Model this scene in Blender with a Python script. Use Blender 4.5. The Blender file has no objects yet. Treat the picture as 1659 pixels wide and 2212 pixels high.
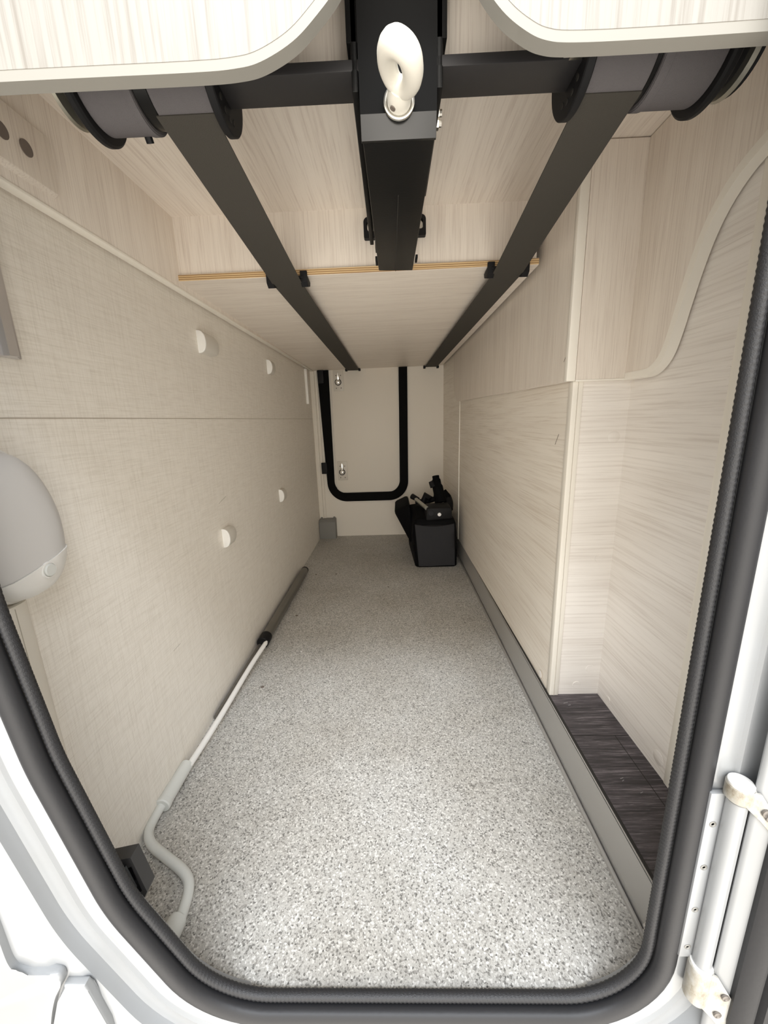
import bpy, bmesh, math, random
from mathutils import Vector, Matrix
random.seed(4)
SC = bpy.context.scene
COL = SC.collection
PI = math.pi

# ------------------------------------------------------------------ camera
CAM = Vector((0, 0, 0.70))
F_PX = 842.0
PITCH, YAW, ROLL = 0.23332, -0.024447, -0.032858
cp, sp, cy, sy, cr, sr = math.cos(PITCH), math.sin(PITCH), math.cos(YAW), math.sin(YAW), math.cos(ROLL), math.sin(ROLL)
fwd = Vector((sy*cp, cy*cp, -sp)); rt0 = Vector((cy, -sy, 0)); up0 = rt0.cross(fwd)
right = rt0*cr + up0*sr
up = up0*cr - rt0*sr
cam_d = bpy.data.cameras.new('camera')
cam = bpy.data.objects.new('camera', cam_d); COL.objects.link(cam)
cam_d.sensor_fit = 'VERTICAL'; cam_d.sensor_height = 36.0; cam_d.lens = F_PX/2212*36.0
cam_d.clip_start = 0.02
m = Matrix.Identity(4)
for r_ in range(3):
    m[r_][0] = right[r_]; m[r_][1] = up[r_]; m[r_][2] = -fwd[r_]; m[r_][3] = CAM[r_]
cam.matrix_world = m
SC.camera = cam

def at(px, py, ax, val):
    """point seen at photo pixel (px,py) on the plane ax=val (metres)"""
    d = right*((px-829.5)/F_PX) - up*((py-1106)/F_PX) + fwd
    i = 'xyz'.index(ax)
    return CAM + d*((val-CAM[i])/d[i])

# ------------------------------------------------------------------ materials
def mat(name, col, rough=0.5, metal=0.0, spec=0.5, bump=None, coat=0.0):
    M_ = bpy.data.materials.new(name); M_.use_nodes = True
    b = M_.node_tree.nodes['Principled BSDF']
    b.inputs['Base Color'].default_value = (*col, 1)
    b.inputs['Roughness'].default_value = rough
    b.inputs['Metallic'].default_value = metal
    b.inputs['Specular IOR Level'].default_value = spec
    b.inputs['Coat Weight'].default_value = coat
    if bump:
        n = M_.node_tree.nodes; l = M_.node_tree.links
        tc = n.new('ShaderNodeTexCoord'); ns = n.new('ShaderNodeTexNoise'); bp = n.new('ShaderNodeBump')
        ns.inputs['Scale'].default_value = bump[0]; ns.inputs['Detail'].default_value = 3
        bp.inputs['Strength'].default_value = bump[1]; bp.inputs['Distance'].default_value = 0.001
        l.new(tc.outputs['Object'], ns.inputs['Vector']); l.new(ns.outputs['Fac'], bp.inputs['Height'])
        l.new(bp.outputs['Normal'], b.inputs['Normal'])
    return M_

def nodes(M_):
    n = M_.node_tree.nodes; l = M_.node_tree.links
    return n, l, n['Principled BSDF']

def noise(n, l, tc, scale, detail=4, rough=0.6, base=1.0, dist=0.0):
    mp = n.new('ShaderNodeMapping'); mp.inputs['Scale'].default_value = scale
    ns = n.new('ShaderNodeTexNoise'); ns.inputs['Scale'].default_value = base
    ns.inputs['Detail'].default_value = detail; ns.inputs['Roughness'].default_value = rough
    ns.inputs['Distortion'].default_value = dist
    l.new(tc.outputs['Object'], mp.inputs['Vector']); l.new(mp.outputs['Vector'], ns.inputs['Vector'])
    return ns

def ramp(n, l, src, stops, interp='LINEAR'):
    r = n.new('ShaderNodeValToRGB'); r.color_ramp.interpolation = interp
    e = r.color_ramp.elements
    while len(e) < len(stops): e.new(0.5)
    for k, (p_, c) in enumerate(stops):
        e[k].position = p_; e[k].color = (*c, 1)
    l.new(src, r.inputs['Fac'])
    return r

def mixc(n, l, a, b, fac, mode='MIX'):
    mx = n.new('ShaderNodeMix'); mx.data_type = 'RGBA'; mx.blend_type = mode
    if isinstance(fac, float): mx.inputs[0].default_value = fac
    else: l.new(fac, mx.inputs[0])
    l.new(a, mx.inputs[6]); l.new(b, mx.inputs[7])
    return mx.outputs[2]

def wood(name, light, dark, fine, broad, rough=0.45, fine_amt=0.55, wave=0.0, bump=0.12):
    """pale printed wood: fine streaks plus broad soft bands; fine/broad are scale vectors (per metre)"""
    M_ = mat(name, light, rough); n, l, b = nodes(M_)
    tc = n.new('ShaderNodeTexCoord')
    a = noise(n, l, tc, fine, 5, 0.65, dist=wave)
    c = noise(n, l, tc, broad, 3, 0.5, dist=wave)
    ra = ramp(n, l, a.outputs['Fac'], [(0.34, dark), (0.50, light), (0.70, tuple(min(1, v*1.06) for v in light))])
    rc = ramp(n, l, c.outputs['Fac'], [(0.35, tuple(0.5*(x+y) for x, y in zip(dark, light))), (0.6, light)])
    o = mixc(n, l, rc.outputs['Color'], ra.outputs['Color'], fine_amt)
    l.new(o, b.inputs['Base Color'])
    bp = n.new('ShaderNodeBump'); bp.inputs['Strength'].default_value = bump; bp.inputs['Distance'].default_value = 0.0006
    l.new(a.outputs['Fac'], bp.inputs['Height']); l.new(bp.outputs['Normal'], b.inputs['Normal'])
    return M_

LW = (0.80, 0.735, 0.655); DW = (0.59, 0.51, 0.44)
wood_vert = wood('pale_wood_vertical_grain', LW, DW, (420, 420, 9), (40, 40, 1.6))
wood_depth = wood('pale_wood_depth_grain', LW, DW, (330, 8, 330), (22, 1.2, 22))
wood_cross = wood('pale_wood_cross_grain', LW, DW, (9, 330, 330), (1.6, 34, 34))
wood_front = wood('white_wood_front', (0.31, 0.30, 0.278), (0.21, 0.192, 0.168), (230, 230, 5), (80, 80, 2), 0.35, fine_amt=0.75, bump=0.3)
wood_side = wood('pale_wood_side_grain', (0.84, 0.785, 0.70), (0.64, 0.56, 0.465), (60, 5, 260), (6, 1.5, 24), wave=0.35, fine_amt=0.6)
wood_recess = wood('pale_wood_recess_grain', (0.84, 0.80, 0.75), (0.64, 0.585, 0.53), (5, 5, 240), (2.2, 2.2, 26), wave=0.3, fine_amt=0.6)
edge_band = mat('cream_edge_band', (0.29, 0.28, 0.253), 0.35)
edge_light = mat('pale_edge_strip', (0.84, 0.80, 0.72), 0.3)

linen = mat('linen_print_cream', (0.8, 0.76, 0.68), 0.5); n, l, b = nodes(linen)
tc = n.new('ShaderNodeTexCoord')
a1 = noise(n, l, tc, (1, 22, 620), 3, 0.6); a2 = noise(n, l, tc, (1, 620, 22), 3, 0.6); a3 = noise(n, l, tc, (1, 4, 4), 3, 0.5)
LC, LD = (0.85, 0.81, 0.74), (0.68, 0.635, 0.56)
r1 = ramp(n, l, a1.outputs['Fac'], [(0.3, LD), (0.52, LC), (0.75, (0.90, 0.865, 0.80))])
r2 = ramp(n, l, a2.outputs['Fac'], [(0.3, LD), (0.52, LC), (0.75, (0.90, 0.865, 0.80))])
o = mixc(n, l, r1.outputs['Color'], r2.outputs['Color'], 0.5)
l.new(o, b.inputs['Base Color'])
bp = n.new('ShaderNodeBump'); bp.inputs['Strength'].default_value = 0.15; bp.inputs['Distance'].default_value = 0.0006
l.new(a1.outputs['Fac'], bp.inputs['Height']); l.new(bp.outputs['Normal'], b.inputs['Normal'])

floor_m = mat('speckled_grey_vinyl', (0.4, 0.4, 0.38), 0.55); n, l, b = nodes(floor_m)
tc = n.new('ShaderNodeTexCoord')
vo = n.new('ShaderNodeTexVoronoi'); vo.inputs['Scale'].default_value = 430; vo.inputs['Randomness'].default_value = 1
l.new(tc.outputs['Object'], vo.inputs['Vector'])
sep = n.new('ShaderNodeSeparateColor'); l.new(vo.outputs['Color'], sep.inputs['Color'])
rs = ramp(n, l, sep.outputs['Red'], [(0.0, (0.035, 0.033, 0.03)), (0.09, (0.20, 0.19, 0.175)), (0.2, (0.42, 0.41, 0.385)), (0.62, (0.52, 0.51, 0.48)), (0.87, (0.78, 0.77, 0.74))], 'CONSTANT')
vo2 = n.new('ShaderNodeTexVoronoi'); vo2.inputs['Scale'].default_value = 900
l.new(tc.outputs['Object'], vo2.inputs['Vector'])
sep2 = n.new('ShaderNodeSeparateColor'); l.new(vo2.outputs['Color'], sep2.inputs['Color'])
rs2 = ramp(n, l, sep2.outputs['Green'], [(0.0, (0.10, 0.095, 0.09)), (0.1, (0.45, 0.44, 0.41)), (0.8, (0.62, 0.61, 0.58))], 'CONSTANT')
st = noise(n, l, tc, (3, 3, 3), 4, 0.6)
rst = ramp(n, l, st.outputs['Fac'], [(0.35, (0.86, 0.84, 0.81)), (0.6, (1, 1, 1))])
o = mixc(n, l, rs.outputs['Color'], rs2.outputs['Color'], 0.4)
o = mixc(n, l, o, rst.outputs['Color'], 1.0, 'MULTIPLY')
l.new(o, b.inputs['Base Color'])
bp = n.new('ShaderNodeBump'); bp.inputs['Strength'].default_value = 0.25; bp.inputs['Distance'].default_value = 0.0006
l.new(vo.outputs['Distance'], bp.inputs['Height']); l.new(bp.outputs['Normal'], b.inputs['Normal'])

dark_floor = mat('dark_plank_vinyl', (0.05, 0.045, 0.045), 0.42); n, l, b = nodes(dark_floor)
tc = n.new('ShaderNodeTexCoord')
g1 = noise(n, l, tc, (14, 330, 1), 6, 0.75, dist=0.4); g2 = noise(n, l, tc, (5, 60, 1), 3, 0.5, dist=0.6)
rg = ramp(n, l, g1.outputs['Fac'], [(0.36, (0.026, 0.023, 0.026)), (0.52, (0.080, 0.071, 0.077)), (0.66, (0.26, 0.24, 0.25))])
rg2 = ramp(n, l, g2.outputs['Fac'], [(0.4, (0.45, 0.42, 0.43)), (0.6, (1, 0.95, 0.95))])
o = mixc(n, l, rg.outputs['Color'], rg2.outputs['Color'], 1.0, 'MULTIPLY')
l.new(o, b.inputs['Base Color'])
bp = n.new('ShaderNodeBump'); bp.inputs['Strength'].default_value = 0.3; bp.inputs['Distance'].default_value = 0.0008
l.new(g1.outputs['Fac'], bp.inputs['Height']); l.new(bp.outputs['Normal'], b.inputs['Normal'])

ply = mat('plywood_edge', (0.6, 0.45, 0.25), 0.6); n, l, b = nodes(ply)
tc = n.new('ShaderNodeTexCoord'); w = n.new('ShaderNodeTexWave'); w.wave_type = 'BANDS'; w.bands_direction = 'Z'
w.inputs['Scale'].default_value = 85; w.inputs['Distortion'].default_value = 0.6
l.new(tc.outputs['Object'], w.inputs['Vector'])
rp = ramp(n, l, w.outputs['Fac'], [(0.25, (0.30, 0.17, 0.07)), (0.55, (0.66, 0.48, 0.26))]); l.new(rp.outputs['Color'], b.inputs['Base Color'])

rubber = mat('black_rubber', (0.022, 0.022, 0.024), 0.45, spec=0.35, bump=(220, 0.15))
rubber_rope = mat('ribbed_black_rubber', (0.022, 0.022, 0.024), 0.55); n, l, b = nodes(rubber_rope)
tc = n.new('ShaderNodeTexCoord'); vr = n.new('ShaderNodeTexVoronoi'); vr.inputs['Scale'].default_value = 900
bp = n.new('ShaderNodeBump'); bp.inputs['Strength'].default_value = 0.4; bp.inputs['Distance'].default_value = 0.0005
l.new(tc.outputs['Object'], vr.inputs['Vector']); l.new(vr.outputs['Distance'], bp.inputs['Height']); l.new(bp.outputs['Normal'], b.inputs['Normal'])
rubber_flat = mat('black_door_seal_rubber', (0.003, 0.003, 0.003), 0.7, spec=0.1)
white_paint = mat('white_gelcoat', (0.31, 0.32, 0.33), 0.3, coat=0.25)
n, l, b = nodes(white_paint)
tc = n.new('ShaderNodeTexCoord'); d1 = noise(n, l, tc, (14, 14, 9), 5, 0.65)
rd = ramp(n, l, d1.outputs['Fac'], [(0.22, (0.27, 0.265, 0.245)), (0.33, (0.305, 0.312, 0.315)), (0.6, (0.315, 0.325, 0.335))]); l.new(rd.outputs['Color'], b.inputs['Base Color'])
white_plastic = mat('white_plastic', (0.80, 0.79, 0.76), 0.35)
grip_plastic = mat('pale_grey_plastic', (0.63, 0.64, 0.61), 0.45)
lens_plastic = mat('frosted_lamp_plastic', (0.62, 0.61, 0.60), 0.4)
black_paint = mat('black_painted_steel', (0.005, 0.005, 0.005), 0.4, spec=0.25, bump=(300, 0.08))
black_dull = mat('black_dull_paint', (0.004, 0.004, 0.004), 0.7, spec=0.12)
black_gloss = mat('black_gloss_paint', (0.010, 0.010, 0.010), 0.22, spec=0.6)
black_matt = mat('black_matt_plastic', (0.008, 0.008, 0.009), 0.6, spec=0.25)
grey_black = mat('charcoal_crossbar_paint', (0.020, 0.019, 0.020), 0.5)
web = mat('charcoal_webbing', (0.060, 0.055, 0.047), 0.85, spec=0.2, bump=(900, 0.4))
fabric = mat('grey_violet_webbing_roll', (0.135, 0.126, 0.130), 0.95, spec=0.1, bump=(1300, 0.6))
zinc = mat('zinc_steel', (0.62, 0.60, 0.55), 0.28, 1.0)
chrome = mat('polished_chrome', (0.95, 0.93, 0.88), 0.25, 0.7)
alu = mat('brushed_aluminium', (0.55, 0.54, 0.52), 0.42, 0.75, bump=(160, 0.1))
alu_bright = mat('anodised_aluminium', (0.66, 0.65, 0.66), 0.3, 0.8)
alu_rail = mat('matt_aluminium_sheet', (0.46, 0.45, 0.43), 0.5, 0.45, bump=(90, 0.1))
dirty = mat('dirty_white_hinge', (0.6, 0.58, 0.52), 0.4); n, l, b = nodes(dirty)
tc = n.new('ShaderNodeTexCoord'); d1 = noise(n, l, tc, (60, 60, 30), 6, 0.7)
rd = ramp(n, l, d1.outputs['Fac'], [(0.3, (0.18, 0.14, 0.09)), (0.44, (0.36, 0.33, 0.27)), (0.58, (0.44, 0.43, 0.40))]); l.new(rd.outputs['Color'], b.inputs['Base Color'])
back_cream = mat('cream_back_panel', (0.80, 0.75, 0.665), 0.55, bump=(700, 0.15))
grey_cover = mat('grey_plastic_cover', (0.22, 0.215, 0.20), 0.5)
tube_grey = mat('grey_pole_metal', (0.20, 0.19, 0.17), 0.35, 0.6)
bag_black = mat('black_nylon', (0.003, 0.003, 0.0035), 0.8, spec=0.12, bump=(60, 0.4))
bag_grey = mat('charcoal_mesh_fabric', (0.034, 0.034, 0.037), 0.85, spec=0.15, bump=(40, 0.5))
line_dark = mat('dark_joint_line', (0.10, 0.085, 0.07), 0.8)
hole_dark = mat('dark_hole', (0.02, 0.018, 0.015), 0.8)
hole_brown = mat('brown_screw_recess', (0.16, 0.13, 0.11), 0.7)

# ------------------------------------------------------------------ object helpers
def tag(o, label=None, cat=None, group=None, kind=None):
    if label: o['label'] = label
    if cat: o['category'] = cat
    if group: o['group'] = group
    if kind: o['kind'] = kind
    return o

def empty(name, loc, label, cat, group=None):
    o = bpy.data.objects.new(name, None); o.empty_display_size = 0.03
    COL.objects.link(o); o.location = loc
    return tag(o, label, cat, group)

def origin_of(o):
    v = Vector((0, 0, 0))
    while o is not None:
        if o.type == 'EMPTY': return Vector(o.location)
        o = o.parent
    return v

class MB:
    def __init__(s): s.bm = bmesh.new(); s.mi = 0
    def _f(s, vs):
        try:
            f = s.bm.faces.new(vs); f.material_index = s.mi; return f
        except ValueError: return None
    def loops(s, Ls, close=True, caps=True, ring=False):
        """skin a list of equal-length point loops"""
        R = [[s.bm.verts.new(p) for p in L] for L in Ls]
        k = len(R[0]); n_ = len(R)
        for i in range(n_ if ring else n_-1):
            A = R[i]; B = R[(i+1) % n_]
            for j in range(k if close else k-1):
                s._f([A[j], A[(j+1) % k], B[(j+1) % k], B[j]])
        if caps and close and not ring:
            s._f(list(reversed(R[0]))); s._f(R[-1])
        return s
    def box(s, x0, x1, y0, y1, z0, z1, bev=0.0, seg=2):
        b2 = bmesh.new(); bmesh.ops.create_cube(b2, size=1)
        bmesh.ops.scale(b2, vec=(x1-x0, y1-y0, z1-z0), verts=b2.verts)
        bmesh.ops.translate(b2, vec=((x0+x1)/2, (y0+y1)/2, (z0+z1)/2), verts=b2.verts)
        if bev: bmesh.ops.bevel(b2, geom=list(b2.edges), offset=bev, segments=seg, affect='EDGES', profile=0.5)
        s.add(b2); return s
    def add(s, b2, M_=None):
        mp = {}
        for v in b2.verts: mp[v] = s.bm.verts.new(M_ @ v.co if M_ else v.co)
        for f in b2.faces: s._f([mp[v] for v in f.verts])
        b2.free()
    def hexa(s, c, bev=0.0):
        """8 corners: bottom 4 then top 4, same winding"""
        b2 = bmesh.new(); v = [b2.verts.new(p) for p in c]
        for q in ((3,2,1,0),(4,5,6,7),(0,1,5,4),(1,2,6,5),(2,3,7,6),(3,0,4,7)): b2.faces.new([v[i] for i in q])
        if bev: bmesh.ops.bevel(b2, geom=list(b2.edges), offset=bev, segments=2, affect='EDGES', profile=0.5)
        s.add(b2); return s
    def prism(s, pts, ax, a, b, bev=0.0):
        """2-D outline extruded along ax from a to b; pts are the two other coords in order"""
        def p3(p, t): return {'x': (t, p[0], p[1]), 'y': (p[0], t, p[1]), 'z': (p[0], p[1], t)}[ax]
        b2 = bmesh.new(); A = [b2.verts.new(p3(p, a)) for p in pts]; B = [b2.verts.new(p3(p, b)) for p in pts]
        fa = b2.faces.new(A); fb = b2.faces.new(list(reversed(B))); k = len(pts)
        for i in range(k): b2.faces.new([A[i], B[i], B[(i+1) % k], A[(i+1) % k]])
        if bev:
            es = list(set(list(fa.edges)+list(fb.edges)))
            bmesh.ops.bevel(b2, geom=es, offset=bev, segments=3, affect='EDGES', profile=0.5)
        s.add(b2); return s
    def tube(s, path, r, k=16, caps=True, closed=False):
        path = [Vector(p) for p in path]; n_ = len(path)
        rr = r if isinstance(r, (list, tuple)) else [r]*n_
        L = []; prev = None
        for i, p in enumerate(path):
            if closed: t = (path[(i+1) % n_]-path[i-1]).normalized()
            else: t = (path[min(i+1, n_-1)]-path[max(i-1, 0)]).normalized()
            if prev is None:
                a = Vector((0, 0, 1)) if abs(t.z) < 0.9 else Vector((1, 0, 0))
                u = t.cross(a).normalized()
            else: u = (prev - t*prev.dot(t)).normalized()
            prev = u; v = t.cross(u)
            L.append([p + (u*math.cos(2*PI*j/k)+v*math.sin(2*PI*j/k))*rr[i] for j in range(k)])
        s.loops(L, caps=caps, ring=closed); return s
    def cyl(s, p0, p1, r, k=24, bev=0.0, r1=None):
        p0 = Vector(p0); p1 = Vector(p1); r1 = r if r1 is None else r1
        d = (p1-p0).normalized()
        if bev: s.tube([p0, p0, p0+d*bev, p1-d*bev, p1, p1], [0.0001, r-bev, r, r1, r1-bev, 0.0001], k) if False else s.lathe(p0, p1, [(0, r-bev), (bev, r), ((p1-p0).length-bev, r1), ((p1-p0).length, r1-bev)], k)
        else: s.lathe(p0, p1, [(0, r), ((p1-p0).length, r1)], k)
        return s
    def lathe(s, p0, p1, prof, k=24, caps=True):
        p0 = Vector(p0); d = (Vector(p1)-p0).normalized()
        a = Vector((0, 0, 1)) if abs(d.z) < 0.9 else Vector((1, 0, 0))
        u = d.cross(a).normalized(); v = d.cross(u)
        s.loops([[p0+d*t+(u*math.cos(2*PI*j/k)+v*math.sin(2*PI*j/k))*r for j in range(k)] for t, r in prof], caps=caps)
        return s
    def build(s, name, mats, parent=None, smooth=35, label=None):
        bmesh.ops.recalc_face_normals(s.bm, faces=s.bm.faces)
        me = bpy.data.meshes.new(name)
        org = origin_of(parent)
        bmesh.ops.translate(s.bm, vec=(0, 0, 0), verts=s.bm.verts)
        s.bm.to_mesh(me); s.bm.free()
        for mm in (mats if isinstance(mats, (list, tuple)) else [mats]): me.materials.append(mm)
        if smooth:
            for p in me.polygons: p.use_smooth = True
            me.set_sharp_from_angle(angle=math.radians(smooth))
        o = bpy.data.objects.new(name, me); COL.objects.link(o)
        if parent is not None:
            o.parent = parent
            if parent.type == 'EMPTY': o.matrix_parent_inverse = Matrix.Translation(parent.location).inverted()
        if label: o['label'] = label
        return o

def struct(name, mb, m_, smooth=35): return tag(mb.build(name, m_, smooth=smooth), kind='structure')

def copy_tree(o, off, parent=None):
    c = o.copy(); COL.objects.link(c); c.parent = parent
    if parent is None: c.location = Vector(o.location)+Vector(off)
    for ch in list(o.children): copy_tree(ch, off, c)
    return c

def catmull(P_, n_=8, closed=False):
    P_ = [Vector(p) for p in P_]; out = []; N = len(P_)
    for i in range(N if closed else N-1):
        if closed: a, b, c, d = P_[i-1], P_[i], P_[(i+1) % N], P_[(i+2) % N]
        else: a, b, c, d = P_[max(i-1, 0)], P_[i], P_[i+1], P_[min(i+2, N-1)]
        for j in range(n_):
            t = j/n_
            out.append(0.5*((2*b)+(c-a)*t+(2*a-5*b+4*c-d)*t*t+(3*b-a-3*c+d)*t**3))
    if not closed: out.append(P_[-1])
    return out

def fillet(V, seg=10):
    """closed polygon [(x,z,r)] with rounded corners"""
    out = []; N = len(V)
    for i in range(N):
        p = Vector(V[i][:2]); a = Vector(V[i-1][:2]); b = Vector(V[(i+1) % N][:2]); r = V[i][2]
        if r <= 0: out.append(p); continue
        u = (a-p).normalized(); v = (b-p).normalized(); ang = u.angle(v)
        t = min(r/math.tan(ang/2), 0.48*(a-p).length, 0.48*(b-p).length); r = t*math.tan(ang/2)
        c = p+(u+v).normalized()*(r/math.sin(ang/2))
        s0 = p+u*t-c; s1 = p+v*t-c; a0 = math.atan2(s0.y, s0.x); a1 = math.atan2(s1.y, s1.x)
        da = (a1-a0+PI) % (2*PI)-PI
        for k in range(seg+1):
            an = a0+da*k/seg; out.append(c+Vector((math.cos(an), math.sin(an)))*r)
    return out

def resample(L, step=0.02):
    out = []; N = len(L)
    for i in range(N):
        a = Vector(L[i]); b = Vector(L[(i+1) % N]); d = (b-a).length
        if d < 1e-6: continue
        k = max(1, int(d/step))
        for j in range(k): out.append(a+(b-a)*j/k)
    return out

def offset_ring(L, n_):
    """offset a closed (x,z) ring outward by n_"""
    N = len(L); area = sum(L[i].x*L[(i+1) % N].y-L[(i+1) % N].x*L[i].y for i in range(N)); sg = 1 if area > 0 else -1
    out = []
    for i in range(N):
        t = (L[(i+1) % N]-L[i-1]).normalized(); out.append(L[i]+Vector((t.y, -t.x))*sg*n_)
    return out

# ------------------------------------------------------------------ room shell
XL = -0.453           # left wall face
YB = 2.33             # back wall face
YF = 0.346            # inner face of the outer skin round the hatch
ZR = 0.090            # height of the raised strip of floor at the right
struct('floor', MB().box(-0.47, 0.345, 0.332, 2.36, -0.03, 0.0), floor_m)
struct('floor', MB().box(0.3325, 0.47, 0.38, 0.78, 0.04, ZR), dark_floor)
# joints between the dark planks
mb = MB()
a = at(1100+325/2.426, 1300+702/2.426, 'z', ZR); bpt = at(1100+625/2.426, 1300+702/2.426, 'z', ZR)
mb.box(0.3325, 0.444, a.y-0.0006, a.y+0.0006, ZR, ZR+0.0004)
q0 = at(1100+555/2.426, 1300+702/2.426, 'z', ZR)
mb.box(q0.x-0.0005, q0.x+0.0005, 0.40, a.y, ZR, ZR+0.0004)
struct('trim_1', mb, hole_dark)
mb = MB(); mb.box(XL-0.02, XL, 0.33, 2.36, -0.03, 1.14)
struct('wall_left', mb, linen)
z_seam = at(350, 904, 'x', XL).z
struct('trim_2', MB().box(XL, XL+0.0006, 0.34, 2.33, z_seam-0.0006, z_seam+0.0006), mat('seam_line', (0.42, 0.37, 0.31), 0.8))
struct('wall_back', MB().box(-0.47, 0.36, YB, YB+0.03, -0.03, 1.14), back_cream)
struct('wall_outer', MB().box(0.46, 0.48, 0.34, 2.36, -0.03, 1.14).box(0.345, 0.46, 2.30, 2.36, -0.03, 1.14), back_cream)
# lower right wall, its far end angled in to the back wall
mb = MB(); mb.hexa([(0.338, 0.772, ZR), (0.33, 1.921, ZR), (0.345, 1.921, ZR), (0.353, 0.772, ZR), (0.338, 0.772, 0.80), (0.33, 1.921, 0.80), (0.345, 1.921, 0.80), (0.353, 0.772, 0.80)])
struct('wall_right', mb, wood_side)
mb = MB(); mb.hexa([(0.331, 1.924, 0.085), (0.305, 2.33, 0.0), (0.325, 2.33, 0.0), (0.345, 1.924, 0.085), (0.331, 1.924, 1.12), (0.305, 2.33, 1.12), (0.325, 2.33, 1.12), (0.345, 1.924, 1.12)])
struct('wall_far_right', mb, wood_side)
struct('trim_3', MB().box(0.3265, 0.3335, 1.917, 1.9265, ZR, 0.775, 0.0008), edge_light)
# recess: wall facing the hatch, and its side wall
struct('wall_recess', MB().box(0.354, 0.46, 0.76, 0.775, ZR, 0.80), wood_recess)
struct('wall_recess_side', MB().box(0.444, 0.458, 0.541, 0.762, ZR, 1.126), wood_recess)
struct('trim_4', MB().box(0.4415, 0.459, 0.529, 0.5420, ZR, 1.126, 0.002), edge_light)
struct('trim_5', MB().box(0.3365, 0.3555, 0.7565, 0.775, ZR, 0.757, 0.0012), edge_light)
struct('trim_6', MB().box(0.3458, 0.3466, 0.7558, 0.757, ZR, 0.757), mat('post_seam', (0.5, 0.45, 0.38), 0.7))  # thin tan seam line down the post trim
struct('ceiling', MB().box(-0.47, 0.48, 0.34, 2.36, 1.126, 1.15), wood_depth)
# corner trims at the far left
struct('trim_7', MB().box(-0.453, -0.428, 2.318, YB, 0.0, 1.1, 0.003).box(-0.428, -0.412, 2.322, YB, 0.0, 1.1, 0.003), back_cream)

# ------------------------------------------------------------------ outer skin round the hatch
Y0 = 0.33
OPEN = [(0.279, 1.12, 0.06), (0.279, 0.009, 0.085), (-0.232, 0.011, 0.105), (-0.311, 0.178, 0.25), (-0.352, 0.37, 0.4), (-0.371, 0.55, 0.5), (-0.371, 1.12, 0.06)]
ring = resample(fillet(OPEN, 12), 0.02)
def rloop(n_, y): return [Vector((p.x, y, p.y)) for p in offset_ring(ring, n_)]
prof = [(0.16, YF), (0.016, YF), (0.013, 0.334), (0.022, 0.325), (0.028, 0.3185), (0.034, 0.3165), (0.046, 0.3165), (0.0485, 0.3135), (0.051, 0.3140), (0.066, 0.3165), (0.070, 0.3150), (0.0725, 0.3020), (0.078, 0.2990), (0.092, 0.2985), (0.098, 0.2960)]
Ls = [rloop(n_, y) for n_, y in prof]
# outer edge: a big rounded rectangle
big = []
for p in ring:
    c = Vector((-0.05, 0.5)); d = (p-c); k = min(0.95/abs(d.x) if abs(d.x) > 1e-6 else 9e9, (1.0 if d.y > 0 else 0.72)/abs(d.y) if abs(d.y) > 1e-6 else 9e9)
    big.append(Vector((c.x+d.x*k, 0.2960, c.y+d.y*k)))
Ls.append(big)
mb = MB(); mb.loops(Ls, caps=False)
struct('wall_front', mb, white_paint, smooth=50)

# hatch seal
seal = empty('hatch_seal', (0, Y0, 0.0), 'black rubber seal running round the open hatch, ribbed on its inner edge', 'seal')
def sweep(prof2, segs_closed=True):
    return [rloop(n_, y) for n_, y in prof2]
def ell(cn, cy_, rn, ry, k=14, a0=0, a1=2*PI): return [(cn+rn*math.cos(a0+(a1-a0)*i/k), cy_+ry*math.sin(a0+(a1-a0)*i/k)) for i in range(k)]
mb = MB(); Ls = sweep(ell(0.0185, 0.3215, 0.0112, 0.0100)); mb.loops(Ls, caps=False, ring=True); mb.build('bulb', rubber, seal, smooth=60)
# ribbed inner bead: twisted ridges modelled along the ring
fine = resample(fillet(OPEN, 16), 0.0012)
mb = MB(); N = len(fine); L2 = []
for i in range(N):
    t = (fine[(i+1) % N]-fine[i-1]).normalized(); nx = Vector((t.y, -t.x)); 
    if i == 0:
        ar = sum(fine[j].x*fine[(j+1) % N].y-fine[(j+1) % N].x*fine[j].y for j in range(N)); sg = 1 if ar > 0 else -1
    nx = nx*sg
    lp = []
    for j in range(10):
        an = 2*PI*j/10; rr = 1+0.13*math.cos(2*PI*i/2.0+an*0)*(1 if i % 2 else 1)
        rr = 1+0.055*math.cos(2*PI*(i*0.0012/0.0050+2*j/10))
        p = fine[i]+nx*(0.0048+0.0050*rr*math.cos(an)); lp.append(Vector((p.x, 0.3310+0.0062*rr*math.sin(an), p.y)))
    L2.append(lp)
mb.loops(L2, caps=False, ring=True); mb.build('ribbed_bead', rubber_rope, seal, smooth=80)
mb = MB(); mb.loops(sweep(ell(0.0275, 0.3205, 0.0022, 0.0028, 8)), caps=False, ring=True); mb.build('outer_lip', rubber_flat, seal)

# bumper mouldings low at the left
p1 = [(0, 2040), (20, 2088), (48, 2106), (118, 2108), (131, 2128), (118, 2160), (110, 2212), (108, 2300)]
pts = [at(x, y, 'y', 0.289) for x, y in p1]
poly = catmull([Vector((p.x, p.z, 0)) for p in pts], 5)
outl = [(p.x, p.y) for p in poly]+[(-0.60, outl_z) for outl_z in (0.0,)]+[(-0.60, 0.26), (-0.43, 0.23)]
mb = MB(); mb.prism(outl, 'y', 0.2890, 0.300, 0.004)
tag(mb.build('bumper_moulding', white_paint), 'glossy white rounded body moulding at the lower left corner outside the hatch', 'body panel')
p2 = [(136, 2130), (182, 2131), (190, 2142), (232, 2215), (260, 2300), (118, 2300), (116, 2212), (124, 2165)]
pts = [at(x, y, 'y', 0.2905) for x, y in p2]
mb = MB(); mb.prism([(p.x, p.z) for p in pts], 'y', 0.2905, 0.300, 0.003)
tag(mb.build('bumper_moulding', white_paint), 'small white wedge shaped body moulding right of the rounded lower left one', 'body panel')

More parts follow.
